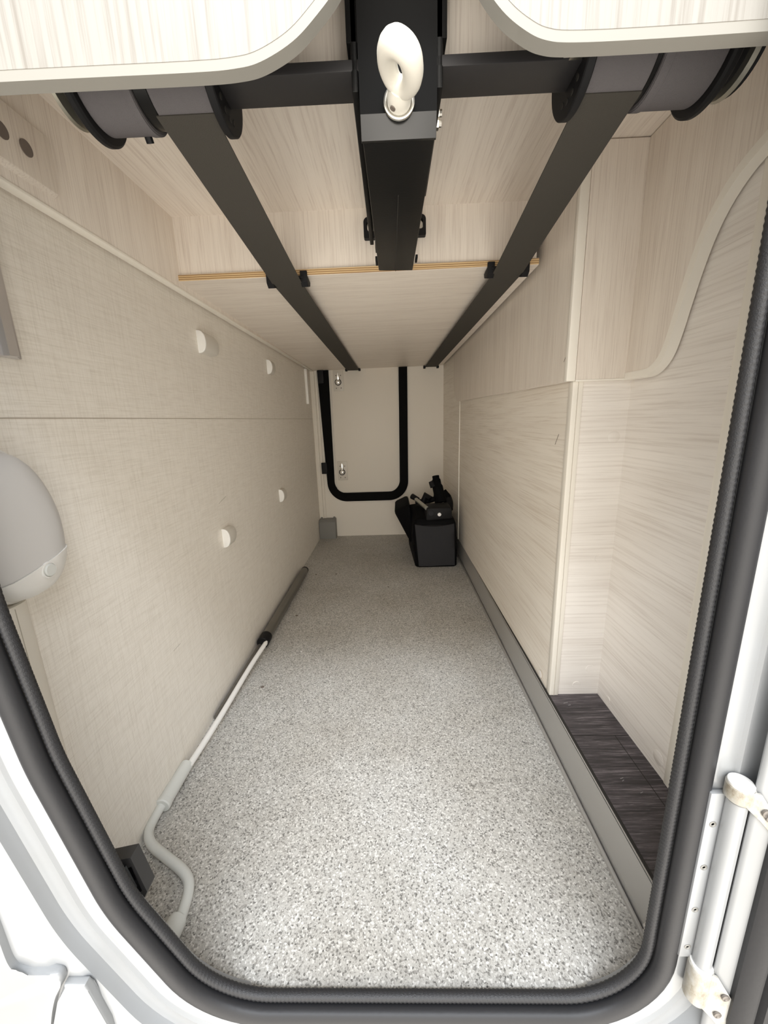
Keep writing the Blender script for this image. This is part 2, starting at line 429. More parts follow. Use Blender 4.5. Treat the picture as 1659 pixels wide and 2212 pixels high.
# ------------------------------------------------------------------ lift-up bed over the garage
bed = empty('lift_up_bed', (-0.06, 1.6, 0.98), 'pale wood underside of the lift-up bed roofing the garage', 'bed base')
zc = {'fl': 0.991, 'fr': 0.9945, 'bl': 0.979, 'br': 0.986}
T = 0.0125
XB0, XB1, YB0 = -0.431, 0.308, 0.888
mb = MB(); mb.hexa([(XB0, YB0+0.0012, zc['fl']), (XB1, YB0+0.0012, zc['fr']), (0.300, 2.325, zc['br']), (-0.431, 2.325, zc['bl']),
         (XB0, YB0+0.0012, zc['fl']+T), (XB1, YB0+0.0012, zc['fr']+T), (0.300, 2.325, zc['br']+T), (-0.431, 2.325, zc['bl']+T)])
mb.build('lower_board', wood_cross, bed)
mb = MB(); mb.hexa([(XB0, YB0, zc['fl']+0.0008), (XB1, YB0, zc['fr']+0.0008), (XB1, YB0+0.0015, zc['fr']+0.0008), (XB0, YB0+0.0015, zc['fl']+0.0008),
         (XB0, YB0, zc['fl']+T-0.001), (XB1, YB0, zc['fr']+T-0.001), (XB1, YB0+0.0015, zc['fr']+T-0.001), (XB0, YB0+0.0015, zc['fl']+T-0.001)])
mb.build('plywood_edge', ply, bed, label='exposed golden plywood edge of the lower board')
MB().box(-0.431, 0.305, 0.896, 0.910, 1.002, 1.112).build('riser_panel', wood_vert, bed)
MB().box(-0.431, 0.308, 0.47, 0.905, 1.1105, 1.124).build('upper_board', wood_depth, bed)
MB().box(-0.446, -0.4305, 0.36, 2.325, 0.978, 1.124, 0.0015).build('side_panel', wood_vert, bed)
MB().box(-0.4452, -0.4295, 0.36, 2.32, 0.9755, 0.9795, 0.001).build('edge_strip', edge_light, bed)
# screwed batten on the side panel
bt = MB().hexa([(-0.431, 0.37, 0.992), (-0.424, 0.37, 0.997), (-0.424, 0.582, 0.997), (-0.431, 0.582, 0.992), (-0.431, 0.37, 1.06), (-0.424, 0.37, 1.06), (-0.424, 0.582, 1.06), (-0.431, 0.582, 1.06)], 0.0008).build('batten', wood_vert, bed)
for (px, py) in ((57, 320), (3, 280)):
    c = at(px, py, 'x', -0.4235)
    MB().lathe(c+Vector((-0.0015, 0, 0)), c+Vector((0.0006, 0, 0)), [(0, 0.0085), (0.0021, 0.0085)], 20).build('screw_recess', hole_brown, bt)
# strap guides on the front edge of the board, and slots at the back
for (cx, zc_) in ((-0.205, 0.991), (0.246, 0.993)):
    for s in (-1, 1):
        mb = MB()
        x0 = cx+s*0.0350
        prof_ = [(YB0-0.007, zc_+0.008), (YB0-0.001, zc_+0.009), (YB0-0.001, zc_-0.001), (YB0+0.030, zc_-0.003), (YB0+0.026, zc_-0.012), (YB0+0.004, zc_-0.019), (YB0-0.006, zc_-0.012)]
        mb.prism(prof_, 'x', x0-0.007, x0+0.007, 0.001)
        mb.build('strap_guide', black_matt, bed)
    mb = MB(); mb.cyl((cx-0.034, YB0-0.005, zc_-0.003), (cx+0.034, YB0-0.005, zc_-0.003), 0.003); mb.build('guide_roller', black_matt, bed)
for cx in (-0.205, 0.233):
    for s in (-1, 1):
        MB().box(cx+s*0.037-0.006, cx+s*0.037+0.006, 2.300, 2.324, 0.969, 0.982, 0.002).build('strap_slot', black_matt, bed)

# front fascia boards with the rounded corners
def fascia(px_pts, extra, label, rev=False):
    pts = [at(x, y, 'y', 0.3655) for x, y in px_pts]
    cv = catmull([Vector((p.x, p.z, 0)) for p in pts], 6)
    out = [(p.x, p.y) for p in cv]+extra
    e = empty('front_fascia', (sum(p[0] for p in out)/len(out), 0.359, 0.955), label, 'panel')
    mb = MB(); mb.prism(out, 'y', 0.3535, 0.3655, 0.0035); mb.build('edge_banded_board', edge_band, e)
    # printed face, inset from the moulded edge
    V2 = [Vector(p) for p in out]
    inn = offset_ring(V2, -0.0070)
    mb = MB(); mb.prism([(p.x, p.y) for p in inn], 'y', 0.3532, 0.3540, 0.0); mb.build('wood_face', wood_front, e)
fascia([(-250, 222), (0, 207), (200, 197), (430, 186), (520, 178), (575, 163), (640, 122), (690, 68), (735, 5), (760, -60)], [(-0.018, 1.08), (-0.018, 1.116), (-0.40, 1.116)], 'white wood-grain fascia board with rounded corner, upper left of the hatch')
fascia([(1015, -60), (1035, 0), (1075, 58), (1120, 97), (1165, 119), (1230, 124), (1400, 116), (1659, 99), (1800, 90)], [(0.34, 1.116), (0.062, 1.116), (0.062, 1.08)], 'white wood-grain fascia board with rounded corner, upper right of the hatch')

# ------------------------------------------------------------------ bed lift mechanism
lift = empty('bed_lift', (0.015, 0.42, 0.945), 'black steel bed lift with central beam, crossbar and webbing reels', 'lift mechanism')
mb = MB(); mb.hexa([(-0.0185, 0.420, 0.9445), (0.0465, 0.420, 0.9440), (0.0475, 0.80, 0.964), (-0.0145, 0.80, 0.966), (-0.0185, 0.420, 1.02), (0.0465, 0.420, 1.02), (0.0475, 0.80, 1.03), (-0.0145, 0.80, 1.03)], 0.0015)
mb.build('beam', black_paint, lift)
mb = MB(); mb.hexa([(0.0152, 0.52, 0.9483), (0.0160, 0.52, 0.9483), (0.0170, 0.801, 0.9642), (0.0160, 0.801, 0.9642), (0.0152, 0.52, 0.96), (0.0160, 0.52, 0.96), (0.0170, 0.801, 0.976), (0.0160, 0.801, 0.976)]); mb.build('beam_joint', hole_dark, lift)
# front plate, bottom edge leaning back to the beam
mb = MB()
pr = [(0.4205, 0.9435), (0.4185, 0.9440), (0.4120, 0.9600), (0.4095, 0.9900), (0.4095, 1.115), (0.4125, 1.115), (0.4150, 0.9605)]
mb.prism([p for p in pr if p[1] > 0.9595], 'x', -0.0195, 0.0475, 0.0); mb.build('front_plate', black_dull, lift)
mb = MB(); mb.prism([(0.4205, 0.9435), (0.4180, 0.9437), (0.4120, 0.9600), (0.4150, 0.9605), (0.4205, 0.9480)], 'x', -0.0195, 0.0475, 0.0003); mb.build('plate_lip', black_gloss, lift, label='shiny lower lip of the black plate')
MB().box(-0.0345, 0.072, 0.413, 0.80, 1.098, 1.108, 0.001).build('mounting_plate', black_paint, lift)
MB().box(-0.0335, -0.0195, 0.78, 0.878, 1.094, 1.104, 0.001).build('bracket_arm', black_paint, lift)
MB().box(-0.0300, 0.058, 0.425, 0.60, 1.02, 1.10, 0.001).build('housing', black_paint, lift)
MB().box(-0.0265, -0.0205, 0.425, 0.74, 0.985, 1.06, 0.001).build('side_channel', black_paint, lift)
MB().box(0.0485, 0.0545, 0.425, 0.60, 0.985, 1.06, 0.001).build('side_channel', black_paint, lift)
# crossbar
cb = MB().box(-0.150, 0.190, 0.425, 0.4615, 1.000, 1.009, 0.0012).build('crossbar', grey_black, lift)
# headboard panel between the reels
tag(MB().box(-0.146, 0.174, 0.4635, 0.4745, 1.011, 1.1100, 0.0008).build('header_panel', wood_vert), 'small taupe wood panel behind the black crossbar, between the two fascia boards', 'panel')
AX = Vector((0, 0.45, 1.0245))
def reel(side):
    if side < 0: xs = dict(e0=-0.300, e1=-0.290, f0=-0.281, f1=-0.273, a0=-0.273, a1=-0.2245, r0=-0.2245, r1=-0.211, b0=-0.211, b1=-0.156, g0=-0.156, g1=-0.148)
    else: xs = dict(e0=0.331, e1=0.321, f0=0.305, f1=0.297, a0=0.297, a1=0.2435, r0=0.2435, r1=0.2385, b0=0.2385, b1=0.184, g0=0.184, g1=0.176)
    def c(a_, b_, r, name, m_, bev=0.0008, par=lift):
        mb = MB(); x0, x1 = sorted((xs[a_] if isinstance(a_, str) else a_, xs[b_] if isinstance(b_, str) else b_))
        mb.cyl((x0, AX.y, AX.z), (x1, AX.y, AX.z), r, 56, bev); return mb.build(name, m_, par)
    base = c('f1', 'b1', 0.030, 'strap_reel', black_matt)
    c('a0', 'a1', 0.0425, 'webbing_roll', fabric, par=base)
    c('r0', 'r1', 0.0395, 'spacer', black_paint, par=base)
    c('b0', 'b1', 0.0405, 'webbing_roll', fabric, par=base)
    # a slightly lapped outer turn
    xa, xb = sorted((xs['a0'], xs['a1'])); w_ = (xb-xa)
    mb = MB(); (x0, x1) = (xb-w_*0.16, xb-0.0005) if side < 0 else (xa+0.0005, xa+w_*0.16)
    mb.cyl((x0, AX.y, AX.z), (x1, AX.y, AX.z), 0.0435, 48, 0.0004); mb.build('webbing_turn', fabric, base)
    fl = c('f0', 'f1', 0.0505, 'flange', black_matt, 0.002, base)
    fl2 = c('g0', 'g1', 0.0475, 'flange', black_matt, 0.001, base)
    # punched slots of the inner flange
    sx = xs['g1']+(0.0003 if side < 0 else -0.0003)
    for an in (-118, -100, -82, -64):
        a_ = math.radians(an); c0 = Vector((sx, AX.y+0.036*math.cos(a_), AX.z+0.036*math.sin(a_)))
        MB().cyl(c0-Vector((0.0004, 0, 0)), c0+Vector((0.0004, 0, 0)), 0.0026, 12).build('slot', hole_dark, fl2)
    # bolt through the crossbar end
    bx = xs['g1']; s = 1 if side < 0 else -1
    mb = MB(); bz = 0.992
    mb.cyl((bx+s*0.001, 0.4255, 1.004), (bx+s*0.012, 0.4255, 1.004), 0.0045, 6)
    mb.cyl((bx+s*0.012, 0.4255, 1.004), (bx+s*0.017, 0.4255, 1.004), 0.0028, 12)
    mb.build('bolt', zinc, lift)
    # end cap: zinc washer disc and hub
    mb = MB(); x0, x1 = sorted((xs['f0'], xs['e1'])); mb.cyl((x0, AX.y, AX.z), (x1, AX.y, AX.z), 0.033, 32, 0.001); mb.build('hub', black_matt, base)
    mb = MB(); x0, x1 = sorted((xs['e1'], xs['e0'])); d = 1 if side < 0 else -1
    mb.lathe((xs['e1'], AX.y, AX.z), (xs['e0'], AX.y, AX.z), [(0, 0.026), (0.003, 0.028), (0.006, 0.036), (0.0085, 0.0375), (0.0095, 0.036)], 40)
    mb.build('bearing_disc', mat('dull_zinc', (0.36, 0.34, 0.28), 0.4, 0.8) if side < 0 else black_matt, base)
    if side > 0:
        mb = MB(); mb.lathe((0.3185, AX.y, AX.z), (0.345, AX.y, AX.z), [(0, 0.030), (0.002, 0.0385), (0.006, 0.040), (0.008, 0.036)], 40); mb.build('bearing_disc', mat('dull_zinc_dark', (0.30, 0.29, 0.25), 0.35, 0.8), base)
    else:
        c0 = Vector((-0.240, AX.y+0.022, AX.z-0.0350)); MB().cyl(c0, c0+Vector((0, 0.0035, -0.0050)), 0.004, 8).build('grub_screw', black_matt, base)
reel(-1); reel(1)
# bolts along the beam
for (px, py, h) in ((777, 105, 0), (777, 128, 0), (785, 256, 0), (786, 285, 0), (782, 180, 0), (939, 108, 0), (940, 125, 0), (940, 245, 0), (939, 268, 0), (938, 175, 0)):
    x = -0.0275 if px < 860 else 0.0555
    c0 = at(px, py, 'x', x)
    s = -1 if px < 860 else 1
    mb = MB(); mb.cyl(c0, c0+Vector((s*0.004, 0, 0)), 0.0055, 6); mb.cyl(c0+Vector((s*0.004, 0, 0)), c0+Vector((s*0.007, 0, 0)), 0.0032, 10)
    mb.build('bolt', zinc, lift)
for (px, py) in ((755, 18), (964, 2)):
    c0 = at(px, py, 'z', 1.062)
    mb = MB(); mb.cyl(c0, c0+Vector((0, 0, 0.038)), 0.0030, 12, 0.0006); mb.build('threaded_stud', zinc, lift)
# spring, cable and hooked eyes behind the beam
c0 = at(793, 380, 'z', 1.085); mb = MB(); hel = []
for i in range(60):
    a_ = i/59*2*PI*5; hel.append(c0+Vector((0.0055*math.cos(a_), -0.012+0.024*i/59, 0.0055*math.sin(a_))))
mb.tube(hel, 0.0011, 8); mb.build('spring', mat('copper_zinc_spring', (0.55, 0.42, 0.36), 0.35, 0.9), lift)
mb = MB(); mb.tube([at(795, 432, 'z', 1.088), at(800, 470, 'y', 0.885), at(803, 492, 'y', 0.885)], 0.0016, 8); mb.cyl(at(803, 484, 'y', 0.883), at(803, 496, 'y', 0.883), 0.0036, 12); mb.build('cable', zinc, lift)
for (x0_, x1_, y0_, y1_) in ((787, 818, 473, 520), (890, 919, 467, 514)):
    A = at(x0_, y1_, 'y', 0.8945); B = at(x1_, y0_, 'y', 0.8945)
    o_ = fillet([(A.x, A.z, 0.003), (B.x, A.z, 0.003), (B.x, B.z, 0.009), (A.x, B.z, 0.009)], 6)
    inn = fillet([(A.x+0.0055, A.z+0.012, 0.005), (B.x-0.0055, A.z+0.012, 0.005), (B.x-0.0055, B.z-0.006, 0.006), (A.x+0.0055, B.z-0.006, 0.006)], 6)
    mb = MB(); mb.loops([[Vector((p.x, y, p.y)) for p in L] for L, y in ((o_, 0.8955), (o_, 0.884), (inn, 0.884), (inn, 0.8955))], caps=False)
    e = tag(mb.build('eye_bracket', black_matt), 'black eye bracket on the riser panel, %s of the black beam' % ('left' if x0_ < 850 else 'right'), 'bracket')
    mb = MB(); mb.cyl(((A.x+B.x)/2, 0.8955, (A.z+B.z)/2+0.002), ((A.x+B.x)/2, 0.890, (A.z+B.z)/2+0.002), 0.0095, 20, 0.001); mb.build('screw_boss', zinc, e)
for (px, py, w_, h_) in ((814, 535, 0.003, 0.010), (815, 565, 0.004, 0.007), (899, 560, 0.002, 0.005)):
    c0 = at(px, py, 'y', 0.79); MB().box(c0.x-w_/2-0.001, c0.x+w_/2+0.001, 0.775, 0.80, c0.z-h_/2, c0.z+h_/2, 0.0006).build('clip', black_matt, lift)

# crank eye
hole = at(862, 222, 'y', 0.4095)
axis = Vector((0, -1, -0.02)).normalized()
eye = empty('crank_eye', hole, 'cream plastic winch eye sticking out of the black lift beam', 'crank eye')
mb = MB()
tw = math.radians(-30)
wd = Vector((math.cos(tw), 0, math.sin(tw)))
c0 = hole+axis*0.0365
pth = []
for i in range(48):
    a_ = 2*PI*i/48
    rw = 0.0112; rl = 0.0190
    ca, sa = math.cos(a_), math.sin(a_)
    pth.append(c0+axis*(rl*ca)+wd*(rw*(abs(sa)**0.85)*(1 if sa > 0 else -1)))
rad = [0.0080+0.0012*math.cos(2*PI*i/48) for i in range(48)]
mb.tube(pth, rad, 16, closed=True)
mb.build('eye_ring', mat('cream_plastic', (0.80, 0.77, 0.69), 0.4), eye, smooth=80)
mb = MB(); mb.lathe(hole-axis*0.004, hole+axis*0.03, [(0, 0.0102), (0.012, 0.0102), (0.017, 0.0098), (0.0225, 0.0080)], 28)
sh = mb.build('shank', bpy.data.materials['cream_plastic'], eye)
mb = MB(); p_ = hole+axis*0.008+Vector((-0.0056, 0, -0.0085)); mb.cyl(p_, p_+Vector((-0.0004, 0, -0.0008)), 0.0024, 12); mb.build('pin_hole', hole_brown, sh)
mb = MB(); Lr = []
for i in range(32):
    a_ = 2*PI*i/32; Lr.append(hole+axis*0.001+Vector((math.cos(a_)*0.0122, 0, math.sin(a_)*0.0122)))
mb.tube(Lr, 0.0016, 8, closed=True); mb.build('collar_ring', zinc, eye)

# webbing straps
def strap(cx, side, label):
    lo = AX.z-0.0412
    mid = {-1: [(-0.1855, 0.458, lo), (-0.2055, YB0, 0.9790), (-0.2045, 2.318, 0.9745)], 1: [(0.2105, 0.458, lo), (0.2455, YB0, 0.9810), (0.2335, 2.318, 0.9785)]}[side]
    hw = [0.0275, 0.0300, 0.0335]
    L = []; T_ = 0.0013
    pts = [(mid[0], hw[0])]
    for i in range(1, 11):
        t = i/10; pts.append((tuple(a+(b-a)*t for a, b in zip(mid[0], mid[1])), hw[0]+(hw[1]-hw[0])*t))
    for i in range(1, 21):
        t = i/20; pts.append((tuple(a+(b-a)*t for a, b in zip(mid[1], mid[2])), hw[1]+(hw[2]-hw[1])*t))
    for (c, h) in pts:
        L.append([Vector((c[0]-h, c[1], c[2]-T_)), Vector((c[0]+h, c[1], c[2]-T_)), Vector((c[0]+h, c[1], c[2])), Vector((c[0]-h, c[1], c[2]))])
    # wrap up the front of the reel
    W_ = []
    for k in range(2, 0, -1):
        a_ = math.radians(-90-k*7); x = mid[0][0]*(1)
        y = AX.y+0.0416*math.cos(a_); z = AX.z+0.0416*math.sin(a_)
        y2 = AX.y+0.0405*math.cos(a_); z2 = AX.z+0.0405*math.sin(a_)
        W_.append([Vector((x-hw[0], y, z)), Vector((x+hw[0], y, z)), Vector((x+hw[0], y2, z2)), Vector((x-hw[0], y2, z2))])
    mb = MB(); mb.loops(W_+L)
    tag(mb.build('lifting_strap', web), label, 'strap', 'lifting straps under the bed')
strap(0, -1, 'flat charcoal webbing strap left of the black beam, running back under the bed board')
strap(0, 1, 'flat charcoal webbing strap right of the black beam, running back under the bed board')

# ------------------------------------------------------------------ upper right panels
e = empty('upper_wall_panel', (0.33, 1.3, 0.757), 'long pale wood panel overhanging the right wall beside the bed board', 'panel')
pr = [(0.7605, 0.757), (0.7605, 1.124), (2.02, 1.124), (2.02, 0.87), (1.995, 0.81), (1.93, 0.775), (1.88, 0.770)]
mb = MB(); mb.prism([(y, z) for y, z in pr], 'x', 0.3215, 0.3355, 0.0); o = mb.build('board', wood_vert, e)
for v in o.data.vertices:
    v.co.x -= (v.co.y-0.76)*0.006
MB().box(0.3205, 0.3365, 0.7485, 0.7612, 0.7565, 1.124, 0.0012).build('edge_strip', edge_light, e)
e = empty('recess_upper_panel', (0.39, 0.755, 0.757), 'pale wood panel facing the hatch above the recess at the right', 'panel')
MB().box(0.3375, 0.4435, 0.7500, 0.7595, 0.7585, 1.124).build('board', wood_vert, e)
MB().box(0.3375, 0.4435, 0.7490, 0.7600, 0.7555, 0.7588, 0.0008).build('bottom_strip', edge_light, e)
e = empty('curved_side_panel', (0.437, 0.6, 0.757), 'pale wood side panel with a long curved lower edge, high on the right', 'panel')
cv = catmull([Vector((y, z, 0)) for y, z in ((0.7495, 0.756), (0.71, 0.756), (0.684, 0.7575), (0.663, 0.768), (0.648, 0.785), (0.637, 0.812), (0.626, 0.848), (0.613, 0.888), (0.597, 0.925), (0.579, 0.951), (0.556, 0.971), (0.526, 0.985), (0.48, 1.000), (0.44, 1.010))], 5)
cv = [(p.x, p.y) for p in cv]
mb = MB(); mb.prism(cv+[(0.44, 1.124), (0.7495, 1.124)], 'x', 0.4255, 0.4395, 0.0008); mb.build('board', wood_vert, e)
# moulded edge strip following the curve
Ls = []
for i, p in enumerate(cv):
    a = Vector(cv[max(i-1, 0)]); b_ = Vector(cv[min(i+1, len(cv)-1)]); t = (b_-a).normalized(); nn = Vector((t.y, -t.x))
    P0 = Vector(p)
    Ls.append([Vector((0.4248, *(P0+nn*0.0115))), Vector((0.4243, *(P0+nn*0.002))), Vector((0.4248, *(P0-nn*0.0008))), Vector((0.4400, *(P0-nn*0.0012))), Vector((0.4400, *(P0+nn*0.0005))), Vector((0.4257, *(P0+nn*0.0115)))])
mb = MB(); mb.loops(Ls); mb.build('edge_moulding', edge_light, e)

# round cover caps
def cap(px, py, ax, val, d, label, r=0.0085):
    c = at(px, py, ax, val); v = Vector(d)
    mb = MB(); mb.lathe(c, c+v*0.001, [(0, r), (0.0005, r), (0.0009, r*0.94)], 32)
    tag(mb.build('cover_cap', wood_recess), label, 'cap', 'round screw cover caps')
cap(1326, 944, 'y', 0.76, (0, -1, 0), 'round pale screw cap high on the narrow recess wall, just below the overhanging panel', 0.0110)
cap(1294, 1206, 'y', 0.76, (0, -1, 0), 'round pale screw cap half way down the narrow recess wall')
cap(1274, 1444, 'y', 0.76, (0, -1, 0), 'upper right of two round screw caps at the foot of the recess wall')
cap(1245, 1479, 'y', 0.76, (0, -1, 0), 'lower left of two round screw caps at the foot of the recess wall')
cap(1422, 1637, 'x', 0.444, (-1, 0, 0), 'large round screw cap low on the recess side wall near the hatch seal', 0.0125)
cap(1486, 1311, 'x', 0.444, (-1, 0, 0), 'round screw cap on the recess side wall beside the white edge trim, half way up')
cap(1573, 806, 'x', 0.444, (-1, 0, 0), 'highest screw cap on the recess side wall beside the white edge trim')
cap(1313, 1512, 'x', 0.444, (-1, 0, 0), 'round screw cap at the foot of the recess side wall in the far corner')
cap(1167, 1456, 'x', 0.335, (-1, 0, 0), 'round screw cap low on the long right wall beside the post')

# pale scuffs on the dark planks
mb = MB()
for (px, py, w_) in ((1222, 1518, 0.010), (1230, 1523, 0.006), (1343, 1681, 0.006), (1346, 1686, 0.004), (1386, 1712, 0.005)):
    c = at(px, py, 'z', ZR); mb.cyl(c-Vector((w_/2, 0.001, 0)), c+Vector((w_/2, 0.001, 0)), 0.0005, 6)
struct('trim_10', mb, mat('scuff_pale', (0.30, 0.29, 0.29), 0.7))

# scuffs on the right wall
mb = MB(); A = at(1207, 938, 'x', 0.3368); B = at(1199, 960, 'x', 0.3368); mb.tube([A, B], 0.0005, 6)
A = at(1223, 768, 'x', 0.3212); B = at(1218, 782, 'x', 0.3212); mb.tube([A, B], 0.0005, 6)
struct('trim_8', mb, hole_brown)

# ------------------------------------------------------------------ right floor rail
rail = empty('floor_rail', (0.331, 1.2, 0.0), 'grey aluminium rail along the foot of the right wall', 'rail')
def bent(x0, x1, z0, z1, m_, name, bev=0.0):
    mb = MB()
    # straight run, then the angled run to the back wall
    for (ya, xa, yb, xb) in ((0.375, 0.0, 1.922, 0.0), (1.922, 0.0, 2.328, -0.026)):
        mb.hexa([(x0+xa, ya, z0), (x1+xa, ya, z0), (x1+xb, yb, z0), (x0+xb, yb, z0), (x0+xa, ya, z1), (x1+xa, ya, z1), (x1+xb, yb, z1), (x0+xb, yb, z1)], bev)
    return mb.build(name, m_, rail)
bent(0.3305, 0.3330, 0.0, 0.0885, alu_rail, 'face')
bent(0.3305, 0.3375, 0.0868, 0.0896, alu, 'top_lip')
bent(0.3225, 0.3270, 0.0, 0.0085, alu, 'foot_lip', 0.001)
bent(0.3270, 0.3305, 0.0, 0.0030, line_dark, 'groove')
bent(0.3290, 0.3307, 0.0, 0.0140, alu, 'inner_lip')
bent(0.3325, 0.3370, 0.0888, 0.0905, hole_dark, 'gap_shade')  # dark strip standing in for the thin shadow in the gap under the wall
mb = MB(); mb.box(0.323, 0.334, 0.377, 0.390, 0.0, 0.016, 0.001); mb.cyl((0.3265, 0.377, 0.024), (0.3265, 0.389, 0.024), 0.005, 12); mb.build('end_bracket', alu, rail)

# ------------------------------------------------------------------ left wall things
# wall lamp
lampc = Vector((XL, 0.4260, 0.588))
lamp = empty('wall_lamp', lampc, 'white oval wall lamp with round push button, at the left edge', 'lamp')
def lamp_outline(s_, k=48):
    out = []
    for i in range(k):
        a_ = 2*PI*i/k
        y = math.cos(a_); z = math.sin(a_)
        # egg: narrow rounded top, wide bottom
        yy = (0.056 if z < -0.2 else 0.056*(1-0.16*(z+0.2)**1.5))*abs(y)**0.85*(1 if y > 0 else -1)
        zz = (0.092*z if z > 0 else 0.082*abs(z)**0.8*-1)
        out.append((yy*s_, zz*s_))
    return out
def dome(s_list, name, m_, zlo, zhi, par, grow=0.0):
    b2 = bmesh.new(); LL = []
    for (s_, h) in s_list: LL.append([Vector((XL+h, lampc.y+y, lampc.z+z)) for y, z in lamp_outline(s_)])
    t = MB(); t.loops(LL)
    bm = t.bm
    for (co, no) in (((0, 0, zlo), (0, 0.30, -1)), ((0, 0, zhi), (0, -0.30, 1))):
        if co[2] is None: continue
    return t
def lamp_part(name, m_, cut_z, keep_above, slist, par):
    t = dome(slist, name, m_, None, None, par)
    no = Vector((0, -0.22, 1)).normalized()
    g = list(t.bm.verts)+list(t.bm.edges)+list(t.bm.faces)
    res = bmesh.ops.bisect_plane(t.bm, geom=g, plane_co=Vector((XL, 0.4135+0.05, cut_z)), plane_no=no, clear_outer=not keep_above, clear_inner=keep_above)
    ed = [e_ for e_ in res['geom_cut'] if isinstance(e_, bmesh.types.BMEdge)]
    try: bmesh.ops.contextual_create(t.bm, geom=ed)
    except Exception: pass
    return t.build(name, m_, par, smooth=60)
dl = [(1.0, 0.0), (1.0, 0.014), (0.98, 0.022), (0.93, 0.029), (0.82, 0.034), (0.6, 0.0375), (0.3, 0.039)]
dl2 = [(0.985, 0.0), (0.985, 0.014), (0.962, 0.021), (0.91, 0.0275), (0.80, 0.0325), (0.59, 0.036), (0.3, 0.0375)]
hs = lamp_part('housing', white_plastic, 0.553, False, dl, lamp)
lamp_part('diffuser', lens_plastic, 0.5533, True, dl2, lamp)
mb = MB(); mb.loops([[Vector((XL+h, lampc.y+y, lampc.z+z)) for y, z in lamp_outline(s_)] for s_, h in ((1.04, 0.0), (1.04, 0.007), (1.0, 0.008))]); mb.build('back_plate', white_plastic, lamp)
bc = at(101, 1231, 'x', XL+0.034)
mb = MB(); mb.lathe(bc-Vector((0.004, 0, 0)), bc+Vector((0.006, 0, 0)), [(0, 0.0105), (0.0065, 0.0105), (0.008, 0.0098), (0.008, 0.0085), (0.0065, 0.0082)], 28)
bt_ = mb.build('button_bezel', white_plastic, hs)
MB().cyl(bc, bc+Vector((0.0062, 0, 0)), 0.0078, 28, 0.0012).build('push_button', grip_plastic, hs)
# cable duct below the lamp
e = empty('cable_duct', (XL, 0.415, 0.0), 'cream half-round cable duct running down the left wall below the lamp', 'cable duct')
def half_round(y0, y1, h, z0, z1, k=10):
    o_ = [((y0+y1)/2-(y1-y0)/2*math.cos(PI*i/k), h*math.sin(PI*i/k)**0.7) for i in range(k+1)]
    mb = MB(); mb.loops([[Vector((XL+hh, yy, z)) for yy, hh in o_] for z in (z0, z1)]); return mb
half_round(0.385, 0.4285, 0.013, 0.0, 0.503).build('duct_cover', mat('cream_duct_plastic', (0.78, 0.74, 0.66), 0.4), e)
MB().box(XL+0.0125, XL+0.0133, 0.4045, 0.4052, 0.0, 0.50).build('joint_line', mat('duct_joint', (0.5, 0.46, 0.38), 0.7), e)

# aluminium profile, upper left
mb = MB(); mb.prism([(XL, 0.462), (XL+0.012, 0.462), (XL+0.012, 0.468), (XL+0.018, 0.470), (XL+0.018, 0.482), (XL+0.012, 0.484), (XL+0.012, 0.490), (XL+0.006, 0.492), (XL+0.006, 0.4975), (XL, 0.4975)], 'z', 0.785, 0.9745, 0.0004)
tag(mb.build('aluminium_profile', alu_bright), 'short ribbed aluminium profile upright on the left wall above the lamp', 'profile')

# half-round tie-down covers
def peg(y, z, L, label):
    e = empty('tie_down_cover', (XL, y, z), label, 'cover', 'half-round fittings on the left wall')
    mb = MB(); H = 0.0255; R_ = 0.0195
    o_ = [(R_*math.sin(PI*i/16)**0.75, -H*math.cos(PI*i/16)) for i in range(17)]
    def lp(yy, s_): return [Vector((XL+a*s_, yy, z+b_*s_)) for a, b_ in o_]
    mb.loops([lp(y+0.003, 1.0), lp(y+L*0.75, 1.0), lp(y+L*0.95, 0.86), lp(y+L, 0.6)]); mb.build('cover_body', linen_like, e)
    mb = MB(); mb.loops([lp(y-0.0005, 0.94), lp(y+0.0005, 1.0), lp(y+0.003, 1.01)]); mb.build('end_face', white_plastic, e)
linen_like = mat('cream_cover_plastic', (0.68, 0.65, 0.59), 0.45)
for (px, py, yy, L, lb) in ((446, 737, 0.985, 0.085, 'white half-round fitting high on the left wall, nearer of the upper two'),
                      (587, 792, 1.522, 0.055, 'white half-round fitting high on the left wall, farther of the upper two'),
                      (613, 1071, 1.522, 0.055, 'white half-round fitting low on the left wall, farther of the lower two'),
                      (497, 1163, 0.980, 0.055, 'white half-round fitting low on the left wall, nearer of the lower two')):
    z = (at(px, py, 'x', XL+0.008)-CAM); zz = 0.70+z.z*yy/z.y
    peg(yy, zz, L, lb)
A = at(663, 830, 'x', XL+0.008)
MB().box(XL, XL+0.016, 2.17, 2.20, 0.793, 0.990, 0.003)
tag(MB().box(XL, XL+0.014, 2.175, 2.195, 0.793, 0.975, 0.003).build('plastic_strip', mat('bright_white_plastic', (0.9, 0.88, 0.84), 0.35)), 'narrow white upright strip high on the left wall near the back', 'strip')

# scratches on the left wall
mb = MB(); mb.tube([at(473, 1088, 'x', XL), at(480, 1080, 'x', XL), at(488, 1072, 'x', XL)], 0.0005, 6); mb.tube([at(375, 1406, 'x', XL), at(390, 1390, 'x', XL)], 0.0004, 6)
struct('trim_9', mb, mat('scratch_grey', (0.42, 0.38, 0.33), 0.7))

